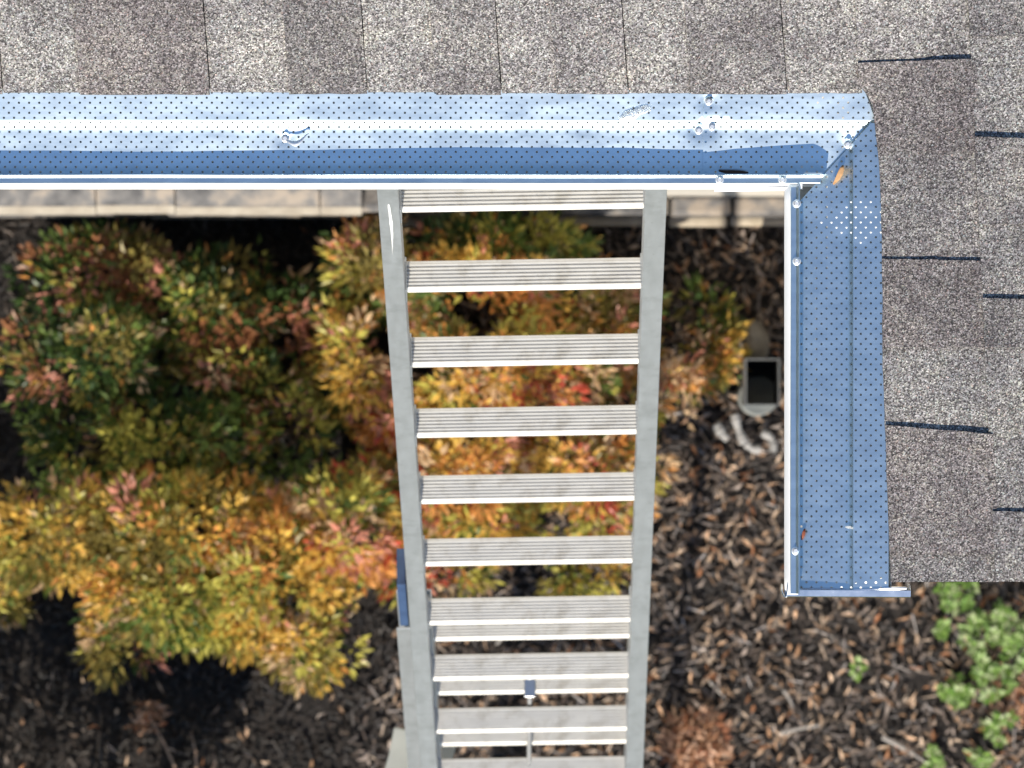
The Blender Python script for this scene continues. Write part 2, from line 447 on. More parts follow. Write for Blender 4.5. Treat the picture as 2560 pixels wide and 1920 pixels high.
def guard(name, mp, a0, a1, parent, seed, amp, lift=0.0, phase=0.0, nose=True, cuts=(), s1=None, nose_a=None):
    vs = []; fs = []; idx = {}
    s_end = s1 or PL[-1]
    nv = int(s_end/CELL); na = int(round((a1-a0)/CELL))
    def vert(a, s):
        u, zz = pan_at(s)
        p = mp(a, u, zz)
        edge = min(1, s/0.02)
        p.z += lift + wavy(p.x, p.y, amp, seed)*edge
        vs.append(p); return len(vs)-1
    def corner(i, j):
        if (i, j) not in idx: idx[(i, j)] = vert(a0+i*CELL, j*CELL)
        return idx[(i, j)]
    for i in range(na):
        for j in range(nv):
            q = [corner(i+1, j+1), corner(i, j+1), corner(i, j), corner(i+1, j)]     # 45, 135, 225, 315 degrees
            if (i+j) % 2:
                fs.append(tuple(q))
            else:
                ca, cs = a0+(i+0.5)*CELL, (j+0.5)*CELL
                o = [vert(ca+HR*math.cos(k*math.pi/4), cs+HR*math.sin(k*math.pi/4)) for k in range(8)]
                for k in range(4):
                    b = (1+2*k) % 8
                    fs.append((q[k], q[(k+1) % 4], o[(b+2) % 8], o[(b+1) % 8], o[b]))
    me_o = mesh_obj(name, vs, fs, M_guard, None, True, 25)
    bm = bmesh.new(); bm.from_mesh(me_o.data)
    for co, no in cuts:
        bmesh.ops.bisect_plane(bm, geom=bm.verts[:]+bm.edges[:]+bm.faces[:], plane_co=co, plane_no=no, clear_outer=True)
    bmesh.ops.recalc_face_normals(bm, faces=bm.faces[:])
    bm.to_mesh(me_o.data); bm.free()
    me_o.data.set_sharp_from_angle(angle=R(25))
    if parent: adopt(me_o, parent)
    return me_o

NOSE = [(0.0072, -0.0040), (0.0074, 0.0004), (0.0080, 0.0013), (0.0150, 0.0010), (0.0156, 0.0014), (0.0186, 0.0042), (0.0197, 0.0040), (0.0204, 0.0020), (0.0207, -0.0245)]
def nose(name, mp, a0, a1, parent, lift=0.0, seed=0, n=120, taper=None, nose_wave=True, wf=None):
    vs = []; fs = []
    m = len(NOSE)
    for i in range(n+1):
        a = a0+(a1-a0)*i/n
        for k, (u, z) in enumerate(NOSE):
            w = max(0.0, 0.0020+0.010*noise.noise(Vector((a*2.1, seed*1.7, 0.3)))) if (nose_wave and 4 < k < 8) else 0.0003
            if wf and 4 < k < 8: w = wf(i/n)
            du = 0.0006*noise.noise(Vector((a*3, seed+5, 0)))
            aa = a
            if taper and i == n: aa = a + taper*(k/(m-1)-0.3)
            vs.append(mp(aa, u+du, z+lift+w))
    for i in range(n):
        for k in range(m-1): fs.append((i*m+k, (i+1)*m+k, (i+1)*m+k+1, i*m+k+1))
    o = mesh_obj(name, vs, fs, M_guard, parent, True, 25); return o

GUT = [(0.147, -0.004), (0.147, -0.118), (0.060, -0.118), (0.048, -0.098), (0.030, -0.078), (0.012, -0.060), (0.004, -0.042), (0.0022, -0.016), (0.0, -0.0135), (0.0006, -0.0085), (0.0070, -0.0012), (0.0150, -0.0006), (0.0180, -0.002), (0.0180, -0.012)]
def trough(name, mp, a0, a1, parent, n=40, seed=0):
    vs = []; fs = []; m = len(GUT)
    for i in range(n+1):
        a = a0+(a1-a0)*i/n
        for k, (u, z) in enumerate(GUT):
            vs.append(mp(a, u+0.0005*noise.noise(Vector((a*3, seed, 1))), z))
    for i in range(n):
        for k in range(m-1): fs.append((i*m+k, (i+1)*m+k, (i+1)*m+k+1, i*m+k+1))
    o = mesh_obj(name, vs, fs, M_white, parent, True, 40)
    md = o.modifiers.new('sheet', 'SOLIDIFY'); md.thickness = 0.0009; md.offset = 0
    return o

def px_g(x, y, dz=0.0): return P(x, y, ZL+dz)
SCREW_F = [(1772, 253, -0.001), (1747, 326, -0.012), (1780, 317, -0.012), (2119, 361, -0.0135), (713, 346, -0.015)]
for x, y, dz in SCREW_F:
    p = px_g(x, y, dz); DENTS.append((p.x, p.y, 0.012, 0.0016))

front = empty('rain_gutter', (0, FRONT_Y, ZL-0.118))
tag(front, 'white rain gutter with long perforated aluminium guard, running above the ladder', 'gutter')
wingg = empty('rain_gutter', (WING_X, 0, ZL-0.118))
tag(wingg, 'short white rain gutter with blue-shining perforated guard, ending in a metal end cap', 'gutter')

XJ = px_g(1766, 400).x
XC = px_g(2192, 300).x
trough('trough', front_map, -4.2, px_g(2006, 470).x, front, 60, 1)
trough('trough', wing_map, px_g(2000, 1487).y, px_g(2000, 462).y, wingg, 24, 3)
cb = MB().box((px_g(2006, 470).x+0.001, FRONT_Y+0.004, ZL-0.119), (0.5525, 0.423, ZL-0.117))
cb.box((0.5505, FRONT_Y+0.0045, ZL-0.1165), (0.5525, 0.4215, ZL-0.02)); cb.box((px_g(2006, 470).x+0.002, 0.4218, ZL-0.1165), (0.5524, 0.4228, ZL-0.012))
cb.build('corner_box', M_white, front)
guard('guard_panel', front_map, -4.2, XJ, front, 2.0, 0.0016)
nose('guard_nose', front_map, -4.2, XJ, front, 0, 1)
# corner piece of the guard, lapped over the long panel and cut on the diagonal
p1, p2 = px_g(2189, 300, -0.006), px_g(2062, 440, -0.02)
dd = (p2-p1); dn = Vector((-dd.y, dd.x, 0)).normalized()
if dn.x < 0: dn = -dn
p3, p4 = px_g(2160, 222), px_g(2189, 300)
d2 = (p4-p3); n2 = Vector((-d2.y, d2.x, 0)).normalized()
if n2.x < 0: n2 = -n2
guard('corner_guard', front_map, XJ-0.004, XC+0.006, front, 6.0, 0.0014, 0.0018, cuts=[(p1, dn), (p3, n2)])
nose('corner_nose', front_map, XJ-0.004, px_g(2052, 450).x, front, 0.0016, 4, 48, taper=0.012, wf=lambda t: (0.0015+0.0095*t)*min(1, (t/0.22))**0.5*min(1, max(0.0, (1-t)/0.10))**0.5)
# wing guard
y_bot, y_top = px_g(2100, 1476).y, px_g(2100, 330).y
nA = int((y_top-y_bot)/CELL)+2
guard('guard_panel', wing_map, y_bot, y_bot+nA*CELL, wingg, 12.0, 0.0006, 0.0, cuts=[(p1+dn*(-0.0022), -dn)])
nose('guard_nose', wing_map, px_g(2000, 1484).y, px_g(2000, 468).y, wingg, 0, 8, nose_wave=False)

M_glint = mat_plain('glint_white', [(0.3, (0.80,0.81,0.80)), (0.7, (0.85,0.85,0.84))], 90, 0.5)  # white discs over the guard holes, painting sun glints through them
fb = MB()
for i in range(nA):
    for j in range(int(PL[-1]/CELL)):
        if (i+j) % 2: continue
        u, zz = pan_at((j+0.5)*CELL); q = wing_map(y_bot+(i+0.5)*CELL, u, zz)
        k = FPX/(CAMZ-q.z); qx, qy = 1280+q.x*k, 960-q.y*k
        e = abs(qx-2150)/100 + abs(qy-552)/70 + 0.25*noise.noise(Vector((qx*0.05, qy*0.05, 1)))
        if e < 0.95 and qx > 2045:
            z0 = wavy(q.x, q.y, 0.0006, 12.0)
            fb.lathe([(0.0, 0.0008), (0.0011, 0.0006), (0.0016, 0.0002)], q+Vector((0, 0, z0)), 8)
tag(fb.build('glint_dots', M_glint, wingg, True), kind='stuff')
# turned-up white corner flap of the wing gutter and its screws
fl = [px_g(1975, 468, -0.004), px_g(1996, 464, -0.001), px_g(1997, 560, 0.0035), px_g(1999, 668, 0.0035), px_g(1996, 676, 0.003), px_g(1975, 676, -0.006), px_g(1972, 560, -0.007)]
fl2 = [v - Vector((0, 0, 0.0012)) for v in fl]
mb = MB(); k = len(fl)
mb.add(fl+fl2, [tuple(range(k))[::-1], tuple(range(k, 2*k))] + [(i, (i+1) % k, k+(i+1) % k, k+i) for i in range(k)])
mb.build('corner_flap', M_white, wingg)
fl = [px_g(1786, 469, -0.006), px_g(1978, 468, -0.003), px_g(1984, 474, -0.004), px_g(1968, 476.5, -0.011), px_g(1786, 479.5, -0.012)]
k = len(fl); mb = MB(); fl2 = [v - Vector((0, 0.0, 0.0012)) for v in fl]
mb.add(fl+fl2, [tuple(range(k))[::-1], tuple(range(k, 2*k))] + [(i, (i+1) % k, k+(i+1) % k, k+i) for i in range(k)])
mb.build('corner_flap', M_white, front)

def screw(x, y, dz, parent, r=0.0057):
    c = px_g(x, y, dz)
    w = MB().lathe([(0.0, 0.0004), (r, 0.0004), (r, 0.0014), (r*0.72, 0.0024)], c, 14)
    w.lathe([(r*0.62, 0.0022), (r*0.60, 0.0056), (r*0.48, 0.0064), (0.0, 0.0064)], c, 6)
    return w.build('screw', M_screw, parent, True, 30)
for x, y, dz in SCREW_F: screw(x, y, dz+0.0026, front)
for x, y in ((1799, 450), (1956, 450)): screw(x, y, 0.0030, front)
for x, y in ((1996, 509), (1996, 653)): screw(x-4, y, 0.0036, wingg)
screw(1989, 1377, 0.0014, wingg)
# torn sliver of the guard beside the screw
c = px_g(713, 350, -0.010)
tv, tf = [], []
for i in range(13):
    t = i/12
    x = 716 + 58*t; y = 352 + 12*math.sin(math.pi*min(1, t*1.15)) - 14*t**3 - 6*t
    w = 8*math.sin(math.pi*min(1, 0.12+t*0.88))**0.8
    zc = -0.0075 + 0.004*math.sin(math.pi*t)
    tv += [px_g(x, y-w, zc-0.003), px_g(x, y-w*0.2, zc+0.0025), px_g(x, y+w*0.55, zc+0.001)]
for i in range(12):
    for k in range(2): tf.append((i*3+k, i*3+k+1, (i+1)*3+k+1, (i+1)*3+k))
mesh_obj('torn_sliver', tv, tf, M_screw, front, True)
# smear of clear sealant pressed on the guard
sv, sf = [], []
m = 22
for i in range(m):
    t = 2*math.pi*i/m; r = 1+0.35*noise.noise(Vector((math.cos(t)*2, math.sin(t)*2, 3)))
    x = 1586 + 40*r*math.cos(t) - 8*math.sin(t); y = 284 + 16*r*math.sin(t) - 12*math.cos(t)
    sv.append((x, y))
def guard_z(y):
    u = (472-y)/1807.0; return float(np.interp(u, [p[0] for p in PAN], [p[1] for p in PAN]))
verts = [px_g(x, y, guard_z(y)+0.0018) for x, y in sv]
inner = [px_g(1586+(x-1586)*0.55, 284+(y-284)*0.55, guard_z(284+(y-284)*0.55)+0.0035+0.0015*random.random()) for x, y in sv]
verts += inner + [px_g(1586, 284, guard_z(284)+0.0045)]
for i in range(m):
    sf += [(i, (i+1) % m, m+(i+1) % m, m+i), (m+i, m+(i+1) % m, 2*m)]
M_seal, nt, b = new_mat('clear_sealant')
b.inputs['Base Color'].default_value = (0.9, 0.9, 0.88, 1); b.inputs['Roughness'].default_value = 0.18
b.inputs['Transmission Weight'].default_value = 0.75; b.inputs['IOR'].default_value = 1.4
bump(nt, b, tex_noise(nt, coords(nt), 150, 4).outputs['Fac'], 0.7, 0.003)
mesh_obj('sealant_smear', verts, sf, M_seal, front, True)

# end cap of the wing gutter: bright folded channel with two loop clips
ye0, ye1 = px_g(2000, 1494).y, px_g(2000, 1472).y
xa, xb = px_g(1963, 1480).x, px_g(2276, 1480).x
cap = MB()
prof = [(0, -0.002), (0.0, -0.1), (0.0012, -0.1), (0.0012, -0.0034), (0.0105, -0.0025), (0.0108, 0.0012), (0.0098, 0.0016), (0.0012, 0.0002)]
cap.sweep([Vector((0, u, z)) for u, z in prof], (xa, ye0, ZL-0.021), (xb, ye0, ZL+0.005))
cap.build('end_cap', M_cap, wingg)
mb = MB(); fx = 40
vs = []; fs = []
for i in range(fx+1):
    t = i/fx; X = xa+0.024+(xb-xa-0.030)*t
    yy = ye1 + 0.0008*math.sin(t*9)+ (0.0035*max(0, t-0.55))
    zt = ZL + float(np.interp(X-WING_X, [q[0] for q in PAN], [q[1] for q in PAN])) + 0.0012
    vs += [Vector((X, yy+0.0012, zt-0.004)), Vector((X, yy, zt+0.0008)), Vector((X, yy-0.0016, zt+0.0006)), Vector((X, ye0+0.010, zt-0.001))]
for i in range(fx):
    for k in range(3): fs.append((i*4+k, (i+1)*4+k, (i+1)*4+k+1, i*4+k+1))
mesh_obj('cap_flange', vs, fs, M_cap, wingg, True, 35)
for xx, sgn in ((1962, 1), (2271, -1)):
    q = [px_g(xx-4*sgn, 1462, -0.012), px_g(xx-6*sgn, 1476, -0.006), px_g(xx-2*sgn if sgn > 0 else xx+6, 1490, -0.002), px_g(xx+4 if sgn > 0 else xx, 1492, 0.0), px_g(xx+5 if sgn > 0 else xx-3, 1470, 0.002)]
    mb = MB()
    vs = [v+Vector((0, 0, d)) for v in q for d in (0, -0.045)]
    fs = [(2*i, 2*i+2, 2*i+3, 2*i+1) for i in range(len(q)-1)]
    o = mesh_obj('cap_clip', vs, fs, M_cap, wingg, True); md = o.modifiers.new('sheet', 'SOLIDIFY'); md.thickness = 0.0012

# little things lying on the guards
def leaf_thing(name, pts, wid, zf, color, label, cat='leaf', curl=0.002, group=None):
    """pts: pixel centre line from base to tip"""
    vs = []; fs = []; n = len(pts)
    for i, (x, y) in enumerate(pts):
        x2, y2 = pts[min(i+1, n-1)]; x1, y1 = pts[max(i-1, 0)]
        d = Vector((x2-x1, y2-y1)).normalized(); pr = Vector((-d.y, d.x))
        t = i/(n-1); w = wid*math.sin(math.pi*(0.06+0.9*t))**0.8
        zc = zf(x, y) + curl*math.sin(math.pi*t)
        for k in (-1, 0, 1):
            q = px_g(x+pr.x*w*k, y+pr.y*w*k, zc + (0.0016 if k else 0)); vs.append(q)
    for i in range(n-1):
        for k in range(2): fs.append((i*3+k, i*3+k+1, (i+1)*3+k+1, (i+1)*3+k))
    o = mesh_obj(name, vs, fs, M_dry, None, True, cols=np.array([color]*len(vs)))
    md = o.modifiers.new('thickness', 'SOLIDIFY'); md.thickness = 0.0006
    return tag(o, label, cat, group)
def wz(x, y):
    p = px_g(x, y); return float(np.interp(p.x-WING_X, [q[0] for q in PAN], [q[1] for q in PAN])) + 0.002
leaf_thing('fallen_leaf', [(2108, 413), (2105, 422), (2100, 435), (2093, 448), (2083, 461)], 6.5, lambda x, y: wz(x, y)+0.006, (0.62, 0.36, 0.17), 'small tan leaf lying on the mitred corner of the gutter guard')
leaf_thing('fallen_leaf', [(1797, 427), (1815, 430), (1835, 431), (1855, 431), (1871, 432)], 4, lambda x, y: guard_z(y)+0.004, (0.10, 0.05, 0.03), 'thin dark brown leaf pressed against the gutter lip beside two screws')
leaf_thing('fallen_leaf', [(2012, 1322), (2010, 1330), (2007, 1340), (2004, 1350)], 3.5, lambda x, y: wz(x, y)+0.003, (0.30, 0.09, 0.05), 'tiny reddish leaf scrap in the lip of the short wing gutter')
leaf_thing('paper_fleck', [(2113, 1317), (2120, 1318), (2126, 1318), (2132, 1321)], 1.8, lambda x, y: wz(x, y)+0.001, (0.85, 0.85, 0.83), 'tiny white fleck on the blue wing gutter guard', 'fleck', 0.0005)

# ------------------------------------------------------------------ ladder
ladder = empty('extension_ladder', (0.05, -2.08, 0))
tag(ladder, 'long aluminium extension ladder with ribbed rungs leaning up to the gutter', 'ladder')
A0 = Vector((0.0155, 0.257, 6.13)); A8 = Vector((0.0365, -0.653, 3.74))
SP = (A8-A0)/8; SPL = SP.length
Dn = SP.normalized()                                   # down the ladder
Wd = Vector((1, 0.016, 0)); Wd = (Wd - Dn*Wd.dot(Dn)).normalized()
Nf = Wd.cross(Dn)
if Nf.y > 0: Nf = -Nf                                  # out of the front of the ladder
LW = 0.212
def lad(s, w, n): return A0 + SP*s + Wd*w + Nf*n
def rail(s0, s1, sgn, outer, n0, depth, fl, name='side_rail', web=0.0028):
    """channel: web on the inside, flanges pointing out; front face at n0"""
    o = outer*sgn; i = (outer-fl)*sgn
    prof = [(i, n0), (o, n0), (o, n0-0.0035), (i+web*sgn, n0-0.0035), (i+web*sgn, n0-depth+0.0035), (o, n0-depth+0.0035), (o, n0-depth), (i, n0-depth)]
    return prof
def add_rail(s0, s1, sgn, outer, n0, depth, fl, shift=0.0):
    prof = rail(s0, s1, sgn, outer, n0, depth, fl)
    a = [lad(s0, w+shift, n) for w, n in prof]; b = [lad(s1, w+shift, n) for w, n in prof]
    k = len(a); mb = MB()
    mb.add(a+b, [(i, (i+1) % k, k+(i+1) % k, k+i) for i in range(k)] + [tuple(range(k))[::-1], tuple(range(k, 2*k))])
    o = mb.build('side_rail', M_rail, ladder)
    bm = bmesh.new(); bm.from_mesh(o.data); bmesh.ops.recalc_face_normals(bm, faces=bm.faces[:]); bm.to_mesh(o.data); bm.free()
    md = o.modifiers.new('bevel', 'BEVEL'); md.width = 0.0009; md.segments = 2
    return o
add_rail(-1.10, 12.4, -1, LW, 0.012, 0.053, 0.031)
add_rail(-1.10, 12.4, 1, LW, 0.012, 0.053, 0.032)
SB = 0.055
FOOT = 20.50
add_rail(6.46, FOOT, -1, LW+0.028, 0.012-SB, 0.075, 0.064)
add_rail(6.46, FOOT, 1, LW, 0.012-SB, 0.075, 0.031)
# rung: ribbed level tread with a rounded nose; profile in (y, z), y<0 is the front
def rung_profile():
    pr = [(0.021, -0.006), (0.0205, -0.001)]
    y = 0.0165; pr.append((0.0172, -0.0006))
    for k in range(6):
        pr += [(y, 0.0), (y-0.0030, 0.0), (y-0.0033, -0.0030), (y-0.0054, -0.0030)]
        y -= 0.0057
    pr += [(y, 0.0002), (y-0.002, 0.0), (y-0.0085, -0.0052), (y-0.0092, -0.0075), (y-0.008, -0.0095), (0.002, -0.026), (0.012, -0.026)]
    return pr
RP = rung_profile()
def make_rung_mesh(half):
    k = len(RP)
    vs = [Vector((-half, y, z)) for y, z in RP] + [Vector((half, y, z)) for y, z in RP]
    fs = [(i, (i+1) % k, k+(i+1) % k, k+i) for i in range(k)] + [tuple(range(k))[::-1], tuple(range(k, 2*k))]
    me = bpy.data.meshes.new('rung'); me.from_pydata(vs, [], fs)
    bm = bmesh.new(); bm.from_mesh(me); bmesh.ops.recalc_face_normals(bm, faces=bm.faces[:]); bm.to_mesh(me); bm.free()
    me.materials.append(M_rung); return me
rung_fly = make_rung_mesh(LW-0.0312); rung_base = make_rung_mesh(0.1785)
def place_rung(me, s, n, shift):
    o = bpy.data.objects.new('rung', me); COL.objects.link(o)
    o.location = lad(s, shift, n) + Vector((0, 0.026, 0.004))
    o.rotation_euler = (R(2.5), -math.asin(Wd.z), math.atan2(Wd.y, Wd.x))
    adopt(o, ladder)
for i in range(-1, 13): place_rung(rung_fly, i, 0.0, 0)
for i in range(7, 21): place_rung(rung_base, i-0.2, -SB, 0.0027)
# rung end flanges on the fly rails
for i in range(0, 10):
    for sgn in (-1, 1):
        c = lad(i, sgn*(LW-0.0322), -0.022)
        M = Matrix.Translation(c) @ Matrix((Wd, Nf, -Dn)).transposed().to_4x4()
        MB().box((-0.0012, -0.026, -0.024), (0.0012, 0.030, 0.026), M).build('rung_flange', M_rail, ladder, bevel=0.0008)
stv, stf = [], []
for i in range(15):
    t = i/14; s_ = -0.19+0.62*t; w_ = 0.0022*math.sin(math.pi*min(1, 0.12+0.9*t))*(1.6-1.1*t)*(0.8+0.4*noise.noise(Vector((t*9, 0, 0)))); c_ = -LW+0.0155+0.002*math.sin(t*3)
    stv += [lad(s_, c_-w_, 0.0124), lad(s_, c_+w_, 0.0124)]
    if i: stf.append((2*i-2, 2*i-1, 2*i+1, 2*i))
mesh_obj('paint_streak', stv, stf, M_white, ladder)
# guide bracket at the top of the base rail
M = Matrix.Translation(lad(5.66, -LW-0.0095, -0.012)) @ Matrix((Wd, Nf, -Dn)).transposed().to_4x4()
MB().box((-0.0085, -0.055, -0.11), (0.0065, 0.012, 0.115), M).build('guide_bracket', M_blue, ladder, bevel=0.001)
# pulley plate and rope hung from a base rung
bx = -0.0
c8 = lad(8, -0.010, -SB) + Vector((0, 0.0, 0.0))
def on_base(s, w, up=0.0): return lad(s, w, -SB) + Vector((0, 0.026, 0.006+up))
pc = on_base(7.8, -0.002)
MB().box((-0.010, -0.032, -0.002), (0.010, 0.020, 0.004), Matrix.Translation(pc)).build('pulley_plate', M_steel, ladder, bevel=0.001)
MB().lathe([(0.0, 0.007), (0.0035, 0.006), (0.004, 0.004)], pc + Vector((0, 0.004, 0)), 10).build('rivet', M_screw, ladder, True)
rp = [pc + Vector((0, -0.03, -0.01)), lad(8.4, -0.004, -SB+0.006), lad(9.0, -0.006, -SB+0.022), lad(9.9, -0.007, -SB+0.014), lad(12, -0.006, -SB+0.012)]
MB().tube(rp, 0.0042, 8).build('rope', M_rope, ladder, True)
# grey stabiliser plate low on the ladder, seen on both sides of the left rail
c = lad(9.75, -0.172, -0.17)
q = [P(985, 1818, 3.0), P(1006, 1822, 3.0), P(1140, 1868, 3.0), P(1120, 1932, 3.0), P(1095, 1990, 3.0), P(950, 1960, 3.0), P(972, 1885, 3.0)]
q2 = [v - Vector((0, 0, 0.02)) for v in q]
k = len(q)
mb = MB().add(q+q2, [tuple(range(k))[::-1], tuple(range(k, 2*k))] + [(i, (i+1) % k, k+(i+1) % k, k+i) for i in range(k)])
mb.tube([Vector((q[3].x-0.02, q[3].y+0.02, 3.0)), lad(9.9, -0.19, -SB-0.05)], 0.012, 8)
mb.build('stabiliser_plate', M_board, ladder, bevel=0.003)
for sgn in (-1, 1):
    c = lad(FOOT, sgn*0.21-0.012, -SB-0.03); c.z = 0.02
    MB().box((-0.03, -0.06, -0.022), (0.03, 0.06, 0.012), Matrix.Translation(c)).build('foot_pad', M_pipein, ladder, bevel=0.004)

# ------------------------------------------------------------------ drain stub
drain = empty('drain_adapter', (0.61, 0.0, 0))
tag(drain, 'grey square downspout stub with black opening beside the leafy shrub', 'drain pipe')
HS = 0.34
a, b = P(1863, 897, HS), P(1949, 1014, HS)
x0, x1, y0, y1 = a.x, b.x, b.y, a.y
mb = MB(); t = 0.0022
def ring_wall(mb, x0, x1, y0, y1, z0, z1, t):
    mb.box((x0, y0, z0), (x0+t, y1, z1)); mb.box((x1-t, y0, z0), (x1, y1, z1))
    mb.box((x0+t+0.0001, y0, z0), (x1-t-0.0001, y0+t, z1)); mb.box((x0+t+0.0001, y1-t, z0), (x1-t-0.0001, y1, z1))
ring_wall(mb, x0, x1, y0, y1, 0.10, HS, t); mb.build('spout', M_pipe, drain)
mb = MB(); ring_wall(mb, x0+t+0.0005, x1-t-0.0005, y0+t+0.0005, y1-t-0.0005, 0.10, HS-0.0004, 0.0015); mb.box((x0+t+0.001, y0+t+0.001, 0.1), (x1-t-0.001, y1-t-0.001, 0.104)); mb.build('inner_dark', M_pipein, drain)  # black walls and floor: darkness inside the stub put into colour
cc_ = P(1897, 988, 0.12)
cx, cy = cc_.x, cc_.y
MB().lathe([(0.0, 0.112), (0.040, 0.118), (0.047, 0.122), (0.049, 0.116), (0.051, 0.08), (0.053, -0.02)], (cx, cy, 0), 28).build('round_collar', M_board, drain, True, 50)
for pts_, r0 in (([(1836, 1036), (1842, 1060), (1850, 1085), (1862, 1108), (1884, 1124), (1902, 1122)], 0.011), ([(1905, 1082), (1925, 1090), (1934, 1108), (1930, 1132)], 0.010), ([(1790, 1060), (1805, 1085), (1822, 1100)], 0.012)):
    mb = MB(); pp = []; rad = []
    for q in range(len(pts_)-1):
        for e in range(8):
            t_ = e/8; x_ = pts_[q][0]*(1-t_)+pts_[q+1][0]*t_; y_ = pts_[q][1]*(1-t_)+pts_[q+1][1]*t_
            pp.append(P(x_, y_, 0.03)); rad.append(r0*(0.95+0.10*math.sin((q*8+e)*1.5)+0.15*math.sin(q*3.1+e*0.3)))
    mb.tube(pp, rad, 10); mb.build('flexible_pipe', M_fabric, drain, True, 60)
# stone beside the stub
def rock(name, c, r, label, seed, flat=0.6):
    bm = bmesh.new(); bmesh.ops.create_icosphere(bm, subdivisions=3, radius=1)
    for v in bm.verts:
        d = 1 + 0.22*noise.noise(v.co*1.6 + Vector((seed, 0, 0))) + 0.06*noise.noise(v.co*5 + Vector((seed, 3, 0)))
        v.co = Vector((v.co.x*r[0]*d, v.co.y*r[1]*d, v.co.z*r[2]*d)) + c
    me = bpy.data.meshes.new(name); bm.to_mesh(me); bm.free(); me.materials.append(M_rock)
    me.polygons.foreach_set('use_smooth', [True]*len(me.polygons))
    o = bpy.data.objects.new(name, me); COL.objects.link(o); return tag(o, label, 'stone')
rock('field_stone', P(1872, 858, 0.05), (0.055, 0.06, 0.08), 'rounded tan-grey stone between shrub and drain stub', 3)

# ------------------------------------------------------------------ leaves, shrubs
def leaf_arrays(C, D, Nn, L, W, fold=0.18):
    """4-vertex folded leaves: base, left, right, tip"""
    D = D/np.linalg.norm(D, axis=1, keepdims=True)
    Sd = np.cross(D, Nn); Sd /= np.linalg.norm(Sd, axis=1, keepdims=True)+1e-9
    U = np.cross(Sd, D)
    L = L[:, None]; W = W[:, None]
    b = C; tip = C + D*L - U*L*0.12
    m = C + D*L*0.45
    l = m + Sd*W*0.5 + U*W*fold; r = m - Sd*W*0.5 + U*W*fold
    V = np.stack([b, l, r, tip], 1).reshape(-1, 3)
    n = len(C); i = np.arange(n)*4
    F = np.concatenate([np.stack([i, i+2, i+3], 1), np.stack([i, i+3, i+1], 1)])
    return V, F
PALC = {'gold': (0.7, 0.46, 0.1), 'orange': (0.7, 0.34, 0.1), 'lime': (0.5, 0.46, 0.1), 'green': (0.12, 0.18, 0.04), 'dgreen': (0.045, 0.085, 0.022),
        'pink': (0.66, 0.3, 0.22), 'tan': (0.7, 0.5, 0.3), 'red': (0.52, 0.1, 0.06), 'olive': (0.27, 0.22, 0.06), 'rust': (0.34, 0.15, 0.07)}
MIX = {'dim': dict(olive=4, green=4, dgreen=3, tan=1.0, pink=1.2, rust=2, lime=0.8),
       'green': dict(green=5, dgreen=2.5, olive=2, lime=2.5, pink=0.3),
       'yellow': dict(gold=4, lime=4, olive=5, orange=1.0, tan=1.0, green=1.0, pink=0.5),
       'orange': dict(orange=4, gold=4, lime=1.8, tan=2, pink=1.2, red=0.5, olive=1.5, green=1.0),
       'mixed': dict(gold=3, lime=3, pink=1.8, tan=2, orange=2, olive=2, red=0.4, green=1)}
